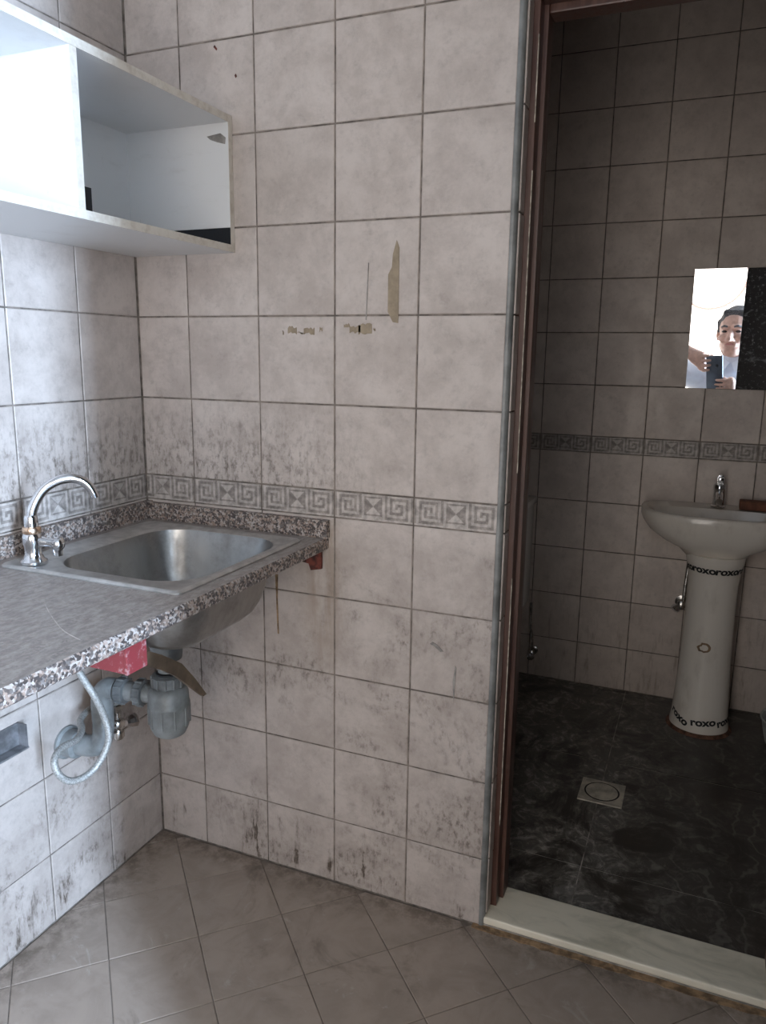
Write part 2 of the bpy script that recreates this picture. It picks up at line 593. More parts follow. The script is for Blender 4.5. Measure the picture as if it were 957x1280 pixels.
def tile_mesh(kind, w, h, d, mats):
    """local frame: u right, v up, n towards the viewer; front at n = 0, back at n = -d."""
    key = (kind, round(w, 4), round(h, 4), d, mats)
    if key in _cache: return _cache[key]
    a, b = w / 2 - G / 2, h / 2 - G / 2
    rs = [[(-a, -b, -d), (a, -b, -d), (a, b, -d), (-a, b, -d)],
          [(-a, -b, -CH * .7), (a, -b, -CH * .7), (a, b, -CH * .7), (-a, b, -CH * .7)],
          [(-a + CH, -b + CH, 0), (a - CH, -b + CH, 0), (a - CH, b - CH, 0), (-a + CH, b - CH, 0)]]
    mb = MB()
    if kind == 'B':      # faces -Y : u=X v=Z n=-Y
        f = lambda p: (p[0], -p[2], p[1])
    elif kind == 'A':    # faces +X : u=Y v=Z n=X
        f = lambda p: (p[2], p[0], p[1])
    elif kind == 'Ax':   # faces -X
        f = lambda p: (-p[2], p[0], p[1])
    mb.rings([[f(p) for p in r] for r in rs])
    me = mesh_of('tile', mb, mats)
    _cache[key] = me
    return me


KEY = ["#########", "#.......#", "#.#####.#", "#.#...#.#", "#.#.#.#.#", "#.###.#.#", "#.....#.#", "#######.#", "........#"]


def key_rows():
    rows = []
    for r in range(10):
        if r in (9,):
            rows.append('#' * 31); continue
        k = KEY[r]
        mid = ''.join('#' if (c in (0, 8) or r in (0, 8)) else '.' for c in range(9))
        rows.append('.' + k[::-1] + '.' + mid + '.' + k + '.')
    return rows


KR = key_rows()


def border_mesh(kind, u0, u1, h, d):
    """a strip of the printed border tile between u0 and u1 (0..0.2)."""
    key = ('bd', kind, round(u0, 4), round(u1, 4), h)
    if key in _cache: return _cache[key]
    cell = .2 / 31
    w = u1 - u0
    a, b = w / 2 - G / 2, h / 2 - G / 2
    f = (lambda p: (p[0], -p[2], p[1])) if kind == 'B' else (lambda p: (p[2], p[0], p[1]))
    mb = MB()
    rs = [[(-a, -b, -d), (a, -b, -d), (a, b, -d), (-a, b, -d)], [(-a, -b, 0), (a, -b, 0), (a, b, 0), (-a, b, 0)]]
    mb.rings([[f(p) for p in r] for r in rs], 1, True, True)
    ch = h / 10
    for r in range(10):
        z1 = min(h / 2 - r * ch, b); z0 = max(z1 - ch if r else h / 2 - ch, -b)
        c = 0
        while c < 31:
            if KR[r][c] != '#': c += 1; continue
            e = c
            while e < 31 and KR[r][e] == '#': e += 1
            x0 = max(c * cell - u0 - w / 2, -a); x1 = min(e * cell - u0 - w / 2, a)
            if x1 - x0 > .0008:
                mb.add([f((x0, z0, .0004)), f((x1, z0, .0004)), f((x1, z1, .0004)), f((x0, z1, .0004))], [(0, 1, 2, 3)], 0)
            c = e
    for sg in (1, -1):      # light triangles above and below the dark bow tie
        x = (15.5 * cell) - u0 - w / 2
        tri = [(x, ch * .5, .0005), (x + cell * 2.9, ch * .5 + sg * ch * 2.9, .0005), (x - cell * 2.9, ch * .5 + sg * ch * 2.9, .0005)]
        if max(abs(q[0]) for q in tri) < a: mb.add([f(q) for q in tri], [(0, 1, 2)], 0)
    me = mesh_of('border_tile', mb, ('key_light', 'key_dark'))
    # the printed faces look outwards
    _cache[key] = me
    return me


def spans(seams, lo, hi):
    s = [lo] + [x for x in sorted(seams) if lo + .004 < x < hi - .004] + [hi]
    return list(zip(s[:-1], s[1:]))


ZR = [.1805 + .2 * i for i in range(5)] + [1.0448 + .2 * i for i in range(9)]
ZB = [.1913 + .2 * i for i in range(5)] + [1.0555 + .2 * i for i in range(9)]


def tile_wall(parent, kind, plane, useams, ulo, uhi, zseams, zlo, zhi, mat, zborder, u_border0, d=.007, skip=None):
    for (u0, u1) in spans(useams, ulo, uhi):
        for (z0, z1) in spans(zseams, zlo, zhi):
            uc, zc = (u0 + u1) / 2, (z0 + z1) / 2
            if skip and skip(uc, zc): continue
            if abs(z0 - zborder) < .01:
                # align the print with full tiles
                ph = (u0 - u_border0) % .2
                if ph > .1985: ph = 0
                if u1 - u0 < .1985 and ph + (u1 - u0) > .2: ph = .2 - (u1 - u0)
                me = border_mesh('B' if kind == 'B' else 'A', ph, ph + (u1 - u0), z1 - z0, d)
                nm = 'border_tile'
            else:
                me = tile_mesh(kind, u1 - u0, z1 - z0, d, mat); nm = 'tile'
            jit = random.uniform(-.0005, .0004)
            loc = (uc, plane + jit, zc) if kind == 'B' else (plane + jit, uc, zc)
            link(nm, me, parent, loc)


def clip_poly(poly, xlo, xhi, ylo, yhi):
    def cut(P, ax, v, keep_less):
        out = []
        for i in range(len(P)):
            a, b = P[i], P[(i + 1) % len(P)]
            ia = a[ax] <= v if keep_less else a[ax] >= v
            ib = b[ax] <= v if keep_less else b[ax] >= v
            if ia: out.append(a)
            if ia != ib:
                s = (v - a[ax]) / (b[ax] - a[ax])
                out.append(tuple(a[k] + (b[k] - a[k]) * s for k in (0, 1)))
        return out
    for ax, v, l in ((0, xlo, False), (0, xhi, True), (1, ylo, False), (1, yhi, True)):
        poly = cut(poly, ax, v, l)
        if len(poly) < 3: return []
    return poly


def poly_area(P):
    return abs(sum(P[i][0] * P[(i + 1) % len(P)][1] - P[(i + 1) % len(P)][0] * P[i][1] for i in range(len(P)))) / 2


def floor_piece(parent, P, z, mat, name='tile'):
    cx = sum(p[0] for p in P) / len(P); cy = sum(p[1] for p in P) / len(P)
    L = [(p[0] - cx, p[1] - cy) for p in P]
    key = ('fp', mat, tuple((round(a, 3), round(b, 3)) for a, b in L))
    if key not in _cache:
        rmax = max(math.hypot(*l) for l in L)
        k = 1 - .0014 / max(.02, rmax * .7)
        rs = [[(a, b, -.006) for a, b in L], [(a, b, -.0008) for a, b in L], [(a * k, b * k, 0) for a, b in L]]
        _cache[key] = mesh_of('tile', MB().rings(rs), mat)
    link(name, _cache[key], parent, (cx, cy, z + random.uniform(-.0005, .0005)))


# ------------------------------------------------------------------ room shell
XE = 0.947            # outer corner of the end wall at the bathroom doorway
XR = 1.612            # the other side of the doorway
DH = 2.05             # doorway head
YB = 1.5196           # bathroom rear wall
RX1, RY0, HZ = 3.0, -2.45, 2.62
BX0, BX1 = 0.12, 2.02

fl = struct('floor', MB().box(-.1, RX1 + .1, RY0 - .1, .0, -.12, -.0022), 'floor_grout', label='beige square floor tiles laid diagonally')
s2 = .2015
e1 = Vector((s2 / math.sqrt(2), s2 / math.sqrt(2))); e2 = Vector((s2 / math.sqrt(2), -s2 / math.sqrt(2)))
o0 = Vector((.3442, -.3028))
for i in range(-14, 22):
    for j in range(-14, 22):
        c = o0 + e1 * i + e2 * j
        g = .0011 / s2
        quad = [c + e1 * g, c + e1 * (1 - g) + e2 * 0, c + e1 * (1 - g) + e2 * (1 - 2 * g), c + e1 * g + e2 * (1 - 2 * g)]
        quad = [tuple(q + e2 * g) for q in quad]
        P = clip_poly(quad, .002, 2.0, -1.95, -.004)
        if len(P) >= 3 and poly_area(P) > .0004:
            floor_piece(fl, P, 0.0, 'floor')

ceil = struct('ceiling', MB().box(-.1, RX1 + .1, RY0 - .1, YB + .1, HZ, HZ + .1), 'ceiling')

wl = struct('wall_left', MB().box(-.12, -.0022, RY0 - .1, .13, -.1, HZ), 'grout', label='tiled wall behind the worktop')
tile_wall(wl, 'A', 0.0, [-.2019 - .2 * i for i in range(12)], -2.0019, -.001, ZR, .001, HZ, 'tile', .9805, -.2019)

mb = MB().box(-.12, XE + .006, .0022, .13, -.1, HZ)
mb.box(XE + .006, XR - .006, .0022, .13, DH + .03, HZ)
mb.box(XR - .006, RX1, .0022, .13, -.1, HZ)
wb = struct('wall_back', mb, 'grout', label='tiled end wall beside the bathroom doorway')
tile_wall(wb, 'B', 0.0, [.1523 + .2 * i for i in range(4)], .001, XE, ZR, .001, HZ, 'tile', .9805, .1523)
tile_wall(wb, 'B', 0.0, [1.1523, 1.3523, 1.5523], XE, XR, ZR, DH + .03, HZ, 'tile', .9805, .1523)
tile_wall(wb, 'B', 0.0, [1.81, 2.01], XR, 2.2, ZR, .001, HZ, 'tile', .9805, 1.81)
# narrow tiles of the jamb return
tile_wall(wb, 'A', .9615, [], .009, .050, ZR, .03, DH, 'tile', -9, 0, d=.012)

# walls of the outer room, with a doorway behind the photographer and a narrow window on the right
mb = MB().box(-.1, .69, RY0 - .12, RY0, 0, HZ).box(2.31, RX1, RY0 - .12, RY0, 0, HZ).box(.69, 2.31, RY0 - .12, RY0, 2.22, HZ)
struct('wall_front', mb, 'plaster')
mb = MB().box(RX1, RX1 + .12, RY0, -2.39, 0, HZ).box(RX1, RX1 + .12, -2.15, .13, 0, HZ).box(RX1, RX1 + .12, -2.39, -2.15, 0, .38).box(RX1, RX1 + .12, -2.39, -2.15, 2.32, HZ)
struct('wall_right', mb, 'plaster')

# stone-clad return wall: edge seen in mirror, unseen rest extended to block window light
PX = 1.43
struct('wall_return', MB().box(PX, RX1, -1.19, -1.145, 0.0, HZ, ch=.003), 'stone', label='black speckled stone cladding')

# bathroom
bf = struct('floor_bathroom', MB().box(BX0 - .1, BX1 + .1, .13, YB + .1, -.12, .0086).box(XE - .05, XR + .05, 0.004, .13, -.12, .0055), 'black_grout', label='black floor tiles smeared with pale dust')
xs = [1.1415 - .6, 1.1415, 1.7415]
ys = [.3144, .9090, 1.5]
for (x0, x1) in spans(xs, BX0, BX1):
    for (y0, y1) in spans(ys, .132, YB - .001):
        g = .0013
        floor_piece(bf, [(x0 + g, y0 + g), (x1 - g, y0 + g), (x1 - g, y1 - g), (x0 + g, y1 - g)], .0100, 'black_floor')
wq = struct('wall_bathroom_back', MB().box(BX0 - .1, BX1 + .1, YB + .0022, YB + .12, -.1, HZ), 'grout', label='tiled rear wall of the bathroom')
tile_wall(wq, 'B', YB, [.7327 + .2 * i for i in range(-4, 8)], BX0, BX1, ZB, .011, HZ, 'bath_tile', .9913, .7327)
struct('wall_bathroom_left', MB().box(BX0 - .1, BX0, .13, YB, -.1, HZ), 'bath_tile')
struct('wall_bathroom_right', MB().box(BX1, BX1 + .1, .13, YB, -.1, HZ), 'bath_tile')

# metal/plastic corner trim of the doorway and the marble sill
mb = MB()
cx, cy = XE - .001, .019
prof = [(XE - .002, -.001)]
for k in range(9):
    a = -math.pi / 2 + math.pi / 2 * k / 8
    prof.append((XE + .001 + .0105 * math.cos(a), .0095 + .0105 * math.sin(a)))
prof += [(XE + .008, .013), (XE - .002, .004)]
mb.prism(prof, 2, .0, DH + .03)
struct('trim_1', mb, 'trim', smooth=True, label='grey rounded corner trim up the doorway edge')
mb = MB().box(XE + .003, XR - .001, .003, .134, .0056, .025, ch=.004)
struct('trim_2', mb, 'marble', label='cream marble sill of the bathroom doorway')
# grubby mortar line in front of the sill
mb = MB()
P = []
random.seed(3)
n = 40
for i in range(n + 1):
    x = .93 + (XR - .93) * i / n
    P.append((x, -.012 - random.uniform(0, .006)))
Q = [(.93 + (XR - .93) * i / n, .004) for i in range(n, -1, -1)]
mb.prism(P + Q, 2, -.001, .0016)
struct('trim_3', mb, 'rust', label='brown mortar line along the sill')

# wooden door frame
df_ = struct('door_1', MB().box(.952, .974, .050, .087, .025, DH, ch=.003).box(.952, .9835, .085, .134, .025, DH, ch=.003), 'wood', label='dark brown wooden door frame')
part('head_jamb', MB().box(.9745, 1.585, .050, .087, DH - .006, DH + .04, ch=.003).box(.984, 1.577, .085, .134, DH - .022, DH + .04, ch=.003), 'wood', df_)
part('right_jamb', MB().box(1.586, 1.611, .050, .087, .025, DH, ch=.003).box(1.578, 1.611, .085, .134, .025, DH, ch=.003), 'wood', df_)
mb = MB()
for (z, h) in ((.56, .62), (1.42, .62), (1.90, .16)):
    mb.box(.9722, .9744, .0486, .0503, z - h / 2, z + h / 2)
part('mortar_line', mb, 'silicone', df_, label='cracked filler line between tile and wood')

# ------------------------------------------------------------------ marks on the end wall
def ragged(x0, x1, z0, z1, n, amp, seed):
    rr = random.Random(seed)
    P = [(x0 + (x1 - x0) * i / n, z0 + rr.uniform(0, amp)) for i in range(n + 1)]
    P += [(x1 - (x1 - x0) * i / n, z1 - rr.uniform(0, amp)) for i in range(n + 1)]
    return P


def decal(name, poly, mat, y0=-.0018, y1=.0004):
    mb = MB().prism(poly, 1, y1, y0)
    return part(name, mb, mat, wb)


decal('tape_residue', [(.7003, 1.600), (.7062, 1.585), (.7068, 1.445), (.7062, 1.428), (.694, 1.430), (.682, 1.452), (.6815, 1.53), (.690, 1.545), (.692, 1.572)], 'tape')
for k, (x0, x1, z0, z1) in enumerate([(.432, .455, 1.402, 1.423), (.458, .476, 1.403, 1.411), (.474, .501, 1.401, 1.420), (.515, .522, 1.408, 1.421), (.418, .421, 1.402, 1.414),
                                      (.576, .590, 1.416, 1.428), (.590, .617, 1.403, 1.424), (.612, .644, 1.402, 1.430), (.648, .652, 1.408, 1.418)]):
    decal('tape_residue', ragged(x0, x1, z0, z1, 6, .008, k + 11), 'tape')
decal('rust_streak', [(.388, .82), (.396, .82), (.395, .79), (.3935, .76), (.395, .70), (.396, .664), (.393, .664), (.391, .72), (.390, .77)], 'rust')
decal('scuff', [(.634, 1.556), (.6355, 1.556), (.631, 1.435), (.629, 1.435)], 'scuff')
decal('scuff', [(.80, .704), (.812, .699), (.826, .688), (.833, .690), (.818, .704), (.806, .709)], 'scuff')
decal('scuff', [(.858, .620), (.863, .66), (.866, .655), (.862, .57)], 'scuff')
decal('speck', [(.249, 2.031), (.252, 2.035), (.258, 2.027), (.256, 2.024)], 'rustred')
decal('speck', [(.303, 1.967), (.306, 1.970), (.308, 1.965), (.305, 1.962)], 'rustred')

# ------------------------------------------------------------------ worktop
WT, WB, WX = .930, .901, .537
ct = thing('countertop', 'speckled granite worktop with dusty top fixed along the tiled wall', 'worktop', (.27, -.75, WB))
mb = MB()
mb.box(.0005, .105, -1.5, -.0005, WB, WT).box(.105, .490, -.072, -.0005, WB, WT).box(.105, .490, -1.5, -.495, WB, WT)
mb.prism([(.490, WB), (WX - .003, WB), (WX, WB + .003), (WX, WT - .005), (WX - .004, WT), (.490, WT)], 1, -1.5, -.0005)
part('slab', mb, 'granite_top', ct)
part('upstand', MB().box(.0008, .019, -1.5, -.0008, WT, .976, ch=.0015), 'granite', ct)
part('upstand', MB().box(.019, .541, -.019, -.0008, WT, .9735, ch=.0015), 'granite', ct)
part('scratch', MB().tube([(.3218, -.656, .9300), (.3873, -.702, .9300), (.4483, -.7389, .9300), (.4984, -.7571, .9300)], .0009, n=6), 'key_light', ct)

# red iron supports below the worktop
sb = thing('support_bracket', 'red painted iron support under the front edge of the granite worktop', 'bracket', (.3, -.69, .85))
part('beam', MB().box(.002, .522, -.692, -.646, .852, .858).box(.002, .522, -.692, -.686, .858, WB - .0005).box(.002, .522, -.652, -.646, .858, WB - .0005), 'red', sb)
part('end_plate', MB().box(.522, .528, -.693, -.645, .851, WB - .0005, ch=.001), 'red', sb)
sb2 = thing('support_bracket', 'rusty dark red iron angle under the worktop at the end wall', 'bracket', (.45, -.02, .85))
part('flange', MB().box(.30, .522, -.045, -.002, .894, WB), 'rustred', sb2)
part('web', MB().prism([(.30, .894), (.522, .894), (.522, .852), (.494, .846), (.488, .862), (.42, .872), (.30, .884)], 1, -.012, -.004), 'rustred', sb2)

# ------------------------------------------------------------------ sink
def rrect(x0, x1, y0, y1, r, z, n=8):
    out = []
    for (cx, cy, a0) in ((x1 - r, y1 - r, 0), (x0 + r, y1 - r, 90), (x0 + r, y0 + r, 180), (x1 - r, y0 + r, 270)):
        for k in range(n + 1):
            a = R(a0 + 90 * k / n)
            out.append(Vector((cx + r * math.cos(a), cy + r * math.sin(a), z)))
    return out


sk = thing('sink', 'square stainless steel sink set into the corner of the granite worktop', 'sink', (.27, -.28, .70))
SX0, SX1, SY0, SY1 = .052, .500, -.522, -.058
BXa, BXb, BYa, BYb = .128, .474, -.474, -.086
mb = MB()
mb.rings([rrect(SX0, SX1, SY0, SY1, .022, WT + .0004), rrect(SX0, SX1, SY0, SY1, .022, WT + .003), rrect(SX0 + .004, SX1 - .004, SY0 + .004, SY1 - .004, .02, WT + .0065),
          rrect(SX0 + .012, SX1 - .012, SY0 + .012, SY1 - .012, .02, WT + .0065), rrect(SX0 + .016, SX1 - .016, SY0 + .016, SY1 - .016, .02, WT + .0045),
          rrect(BXa - .004, BXb + .004, BYa - .004, BYb + .004, .092, WT + .0045), rrect(BXa, BXb, BYa, BYb, .09, WT + .002)], cap0=False, cap1=False)
part('rim', mb, 'steel_rim', sk, smooth=True)
mb = MB()
bz = .760
pr_ = [(0, WT + .002, .09), (.003, WT - .01, .088), (.010, .885, .086), (.018, .845, .084), (.028, .812, .082), (.042, .787, .078), (.062, .770, .07), (.11, bz, .05)]
inner = [rrect(BXa + d, BXb - d, BYa + d, BYb - d, max(.02, r - .2 * d), z) for d, z, r in pr_]
inner.append(rrect(.265 - .03, .265 + .03, -.275 - .03, -.275 + .03, .029, bz - .003))
outer = [rrect(BXa + d - .0025, BXb - d + .0025, BYa + d - .0025, BYb - d + .0025, max(.02, r - .2 * d), z - .003) for d, z, r in pr_]
outer.append(rrect(.265 - .03, .265 + .03, -.275 - .03, -.275 + .03, .029, bz - .007))
mb.rings(inner, cap0=False)
mb.rings(outer, cap0=False)
part('bowl', mb, 'steel', sk, smooth=True)
st = part('strainer', MB().lathe((.265, -.275, bz - .003), [(.034, 0), (.034, .003), (.026, .002), (.024, -.001), (.0, -.001)], n=24), 'oldchrome', sk, smooth=True)
part('strainer_cross', MB().box(.243, .287, -.277, -.273, bz - .003, bz + .001).box(.263, .267, -.297, -.253, bz - .003, bz + .001), 'oldchrome', st)
vs, fs = text_pts('|:OH|', .024)
mb = MB().add([(BXa + .0058 + (.9 - .914 - v.y) * .12, -.330 + v.x * .95, .905 + v.y) for v in vs], fs)
part('stamped_mark', mb, 'ink', sk, label='dark maker mark on the bowl')

# ------------------------------------------------------------------ kitchen faucet
fa = thing('faucet', 'chrome swan neck tap standing on the corner of the steel sink', 'faucet', (.112, -.482, WT + .0065))
FX, FY, FZ = .112, -.482, WT + .0065
dg_ = Vector((1, 1, 0)).normalized()
part('base', MB().lathe((FX, FY, FZ), [(.026, 0), (.026, .005), (.020, .010), (.0165, .020), (.0165, .034), (.019, .040), (.019, .055), (.016, .062), (.012, .066), (0, .066)]), 'chrome', fa, smooth=True)
part('collar_nut', MB().lathe((FX, FY, FZ + .062), [(.0175, 0), (.0185, .003), (.0185, .010), (.0165, .013), (0, .013)], n=12), 'brass', fa, smooth=True)
part('spout_socket', MB().lathe((FX, FY, FZ + .073), [(.013, 0), (.0135, .010), (.0130, .022), (.0105, .026), (0, .026)]), 'chrome', fa, smooth=True)
path = [(.001, 1.020), (.003, 1.040), (.012, 1.063), (.028, 1.086), (.052, 1.101), (.078, 1.106), (.100, 1.100), (.115, 1.085), (.124, 1.064)]
mb = MB().tube([Vector((FX, FY, 0)) + dg_ * a + Vector((0, 0, z)) for a, z in path], [.0098] * 8 + [.0085], n=16)
part('spout', mb, 'chrome', fa, smooth=True)
hd = part('handle_stem', MB().lathe((FX, FY, FZ + .046), [(.011, 0), (.011, .020), (.009, .030), (.009, .048), (0, .048)], axis=(.92, .39, -.12)), 'chrome', fa, smooth=True)
hc = Vector((FX, FY, FZ + .046)) + Vector((.92, .39, -.12)).normalized() * .048
part('handle_knob', MB().lathe(hc - Vector((.92, .39, -.12)).normalized() * .004, [(.010, 0), (.0145, .003), (.0150, .012), (.012, .017), (.006, .020), (0, .020)], axis=(.92, .39, -.12)).box(hc.x - .006, hc.x + .010, hc.y - .006, hc.y + .008, hc.z - .026, hc.z + .004, ch=.003), 'chrome', hd, smooth=True)

# ------------------------------------------------------------------ waste trap below the sink
TX, TY = .265, -.275
tp = thing('sink_trap', 'grey plastic bottle trap with waste pipe under the steel sink', 'trap', (TX, TY, .48))
part('flange', MB().lathe((TX, TY, .676), [(.024, 0), (.034, .004), (.036, .018), (.036, .030), (.040, .040), (.042, .076), (0, .076)]), 'pvc_dark', tp, smooth=True)
part('tailpiece', MB().lathe((TX, TY, .62), [(.021, 0), (.021, .06), (0, .06)]), 'pvc', tp, smooth=True)
mb = MB().lathe((TX, TY, .612), [(.030, 0), (.036, .003), (.036, .026), (.031, .030), (.022, .031)], n=24)
for k in range(12):
    a = 2 * math.pi * k / 12
    c = Vector((TX + .036 * math.cos(a), TY + .036 * math.sin(a), .626))
    mb.capsule(c - Vector((0, 0, .010)), c + Vector((0, 0, .010)), .003, .003, 6, 2)
part('union_nut', mb, 'pvc_dark', tp, smooth=True)
part('sealing_ring', MB().lathe((TX, TY, .640), [(.024, 0), (.026, .002), (.026, .006), (.022, .008)]), 'black', tp, smooth=True)
mb = MB().lathe((TX, TY, .488), [(0, 0), (.022, .001), (.036, .010), (.0435, .026), (.046, .040), (.0462, .075), (.048, .078), (.048, .084), (.0462, .087), (.0455, .110), (.040, .120), (.032, .126), (0, .126)], n=28)
bt = part('bottle', mb, 'pvc', tp, smooth=True)
mb = MB()
for k in range(10):
    a = 2 * math.pi * k / 10
    c = Vector((TX + .0455 * math.cos(a), TY + .0455 * math.sin(a), 0))
    mb.capsule(c + Vector((0, 0, .522)), c + Vector((0, 0, .566)), .0028, .0028, 6, 2)
part('grip_rib', mb, 'pvc', bt, smooth=True)
pa, pb = Vector((TX, TY, .587)), Vector((.122, -.300, .587))
dr = (pb - pa).normalized()
part('outlet_pipe', MB().tube([pa + dr * .03, pb], .0225, n=20, smooth=False), 'pvc', tp, smooth=True)
for s_, w_ in ((.058, .022), (.104, .024)):
    mb = MB().lathe(pa + dr * s_, [(.022, 0), (.030, .002), (.031, w_ - .003), (.028, w_), (.022, w_)], axis=dr, n=20)
    for k in range(10):
        a = 2 * math.pi * k / 10
        u_ = dr.cross(Vector((0, 0, 1))).normalized(); v_ = dr.cross(u_)
        c = pa + dr * (s_ + w_ / 2) + (u_ * math.cos(a) + v_ * math.sin(a)) * .0305
        mb.capsule(c - dr * .007, c + dr * .007, .003, .003, 6, 2)
    part('union_nut', mb, 'pvc_dark', tp, smooth=True)
part('elbow_pipe', MB().tube([pb + dr * -.012, pb + dr * .006, pb + Vector((-.020, -.003, -.012)), pb + Vector((-.026, -.006, -.040)), (.098, -.308, .500), (.097, -.311, .470), (.086, -.315, .446), (.060, -.322, .440), (.002, -.330, .440)], [.0255, .0265, .0270, .0255, .0245, .0245, .0255, .0255, .0255], n=20), 'pvc', tp, smooth=True)
part('wall_socket', MB().lathe((.0005, -.330, .440), [(.040, 0), (.040, .006), (.034, .010), (.033, .036), (.027, .040), (.02, .04)], axis=(1, .02, 0)), 'pvc', tp, smooth=True)

# water supply: stop valve and hose
av = thing('stop_valve', 'small chrome stop valve on the tiled wall below the sink', 'valve', (.03, -.21, .40))
part('body', MB().lathe((.0005, -.213, .444), [(.022, 0), (.022, .003), (.012, .006), (.012, .034), (.016, .038), (.016, .062), (.012, .066), (0, .066)], axis=(1, 0, 0)).tube([(.052, -.213, .444), (.052, -.213, .484)], .009, smooth=False), 'oldchrome', av, smooth=True)
part('hose_nut', MB().lathe((.052, -.213, .476), [(.012, 0), (.014, .002), (.014, .018), (.010, .02)], n=6), 'oldchrome', av)
part('handle', MB().lathe((.052, -.205, .436), [(.008, 0), (.009, .018), (.016, .030), (.019, .046), (.015, .050), (0, .050)], axis=(.15, .97, -.1), n=8), 'chrome', av, smooth=True, angle=25)
part('lower_cap', MB().lathe((.052, -.213, .402), [(.0, 0), (.012, .001), (.015, .006), (.015, .022), (.011, .030)], n=10), 'oldchrome', av, smooth=True)
hp = [(.112, -.470, .900), (.118, -.455, .80), (0.15, -0.4198, 0.6775), (0.17, -0.4033, 0.6225), (0.18, -0.3894, 0.571), (0.19, -0.389, 0.5289), (0.19, -0.4016, 0.4966), (0.18, -0.4251, 0.4642), (0.17, -0.4557, 0.4533),
      (0.16, -0.4837, 0.4605), (0.15, -0.5002, 0.4857), (0.14, -0.4967, 0.5112), (0.13, -0.4661, 0.5212), (0.125, -0.4202, 0.5163), (0.098, -0.376, 0.513), (0.058, -0.338, 0.513), (0.041, -0.292, 0.514), (0.044, -0.240, 0.514), (.0525, -.213, .498)]
solo('supply_hose', MB().tube(hp, .0078, n=12), 'hose', 'pale grey braided hose looping below the granite worktop', 'hose', smooth=True)

# tapered brown strip stuck between bracket and trap
top = [(-0.4337, 0.7687), (-0.3811, 0.7389), (-0.3173, 0.6948), (-0.272, 0.641), (-0.2329, 0.5876)]
bot = [(-0.4362, 0.7352), (-0.3834, 0.7058), (-0.3379, 0.6732), (-0.2902, 0.6293), (-0.2452, 0.587)]
rs = []
for (a, b) in zip(top, bot):
    rs.append([Vector((.331, a[0], a[1])), Vector((.340, a[0], a[1])), Vector((.340, b[0], b[1])), Vector((.331, b[0], b[1]))])
rs = [[v + Vector((0, -.07, .012)) for v in rs[0]], [v + Vector((0, -.03, .008)) for v in rs[0]]] + rs
solo('wooden_strip', MB().rings(rs), 'brownstrip', 'brown tapered strip sticking out in front of the grey trap', 'strip')

# small metal bracket on the left wall
mb = MB().box(.0005, .004, -.545, -.462, .497, .553).box(.004, .030, -.545, -.462, .497, .501).box(.0005, .028, -.466, -.462, .497, .553)
solo('wall_clip', mb, 'zinc', 'small dull metal clip fixed to the tiles below the worktop', 'clip')

# ------------------------------------------------------------------ wall cabinet
cb = thing('wall_cabinet', 'open white wall cabinet without doors above the worktop', 'cabinet', (.147, -.7, 1.589))
CZ0, CZ1, CD, CY0, TK = 1.589, 1.884, .293, -1.45, .016


def board(name, x0, x1, y0, y1, z0, z1, fx=True):
    o = part(name, MB().box(x0, x1 - (.0008 if fx else 0), y0, y1, z0, z1), 'laminate', cb)
    if fx:
        part('edge_band', MB().box(x1 - .0008, x1, y0, y1, z0, z1), 'chip', o)
    return o


board('top_panel', .002, CD, CY0, -.001, CZ1 - TK, CZ1)
board('bottom_panel', .002, CD, CY0, -.001, CZ0, CZ0 + TK)
part('end_panel', MB().box(.006, CD - .0005, -.017, -.001, CZ0 + TK + .038, CZ1 - TK), 'laminate', cb)
part('end_panel_strip', MB().box(.006, CD - .0005, -.014, -.001, CZ0 + TK, CZ0 + TK + .038), 'black', cb, label='black gap strip along the bottom of the end panel')
part('end_panel_edge', MB().box(CD - .0005, CD, -.017, -.001, CZ0 + TK, CZ1 - TK), 'chip', cb)
part('back_panel', MB().box(.002, .006, CY0, -.001, CZ0 + TK, CZ1 - TK), 'laminate', cb)
part('cut_out_patch', MB().box(.006, .0075, -.20, -.146, CZ0 + TK, 1.722), 'black', cb, label='black patch standing for the dark of a cut-out in the back panel')  # flat black plate stands in for the darkness inside the hole
part('scuff', MB().prism([(.235, 1.842), (.272, 1.846), (.286, 1.836), (.284, 1.822), (.262, 1.828), (.245, 1.834)], 1, -.0178, -.0165), 'scuff', cb)
board('divider', .006, CD - .001, -.486, -.470, CZ0 + TK, CZ1 - TK)
board('divider', .006, CD - .001, -.966, -.950, CZ0 + TK, CZ1 - TK)
board('divider', .006, CD - .001, CY0, CY0 + .016, CZ0 + TK, CZ1 - TK)

# ------------------------------------------------------------------ bathroom things
# pedestal washbasin
WCX = 1.418
pb_ = thing('pedestal_basin', 'white ceramic washbasin on a slender pedestal with printed packing bands', 'washbasin', (WCX, 1.35, .0105))
RZ = .824


def basin_ring(hw, yf, yb, z, n=40, cx=WCX):
    """D-shaped outline: straight at the wall, rounded in front."""
    out = []
    for k in range(n):
        a = 2 * math.pi * k / n
        cs, sn = math.cos(a), math.sin(a)
        ex = .62
        x = cx + hw * math.copysign(abs(cs) ** ex, cs)
        yc = yb - .10 * (yb - yf) / .32
        y = yc + (math.copysign(abs(sn) ** .8, sn)) * ((yb - yc) if sn > 0 else (yc - yf))
        out.append(Vector((x, y, z)))
    return out


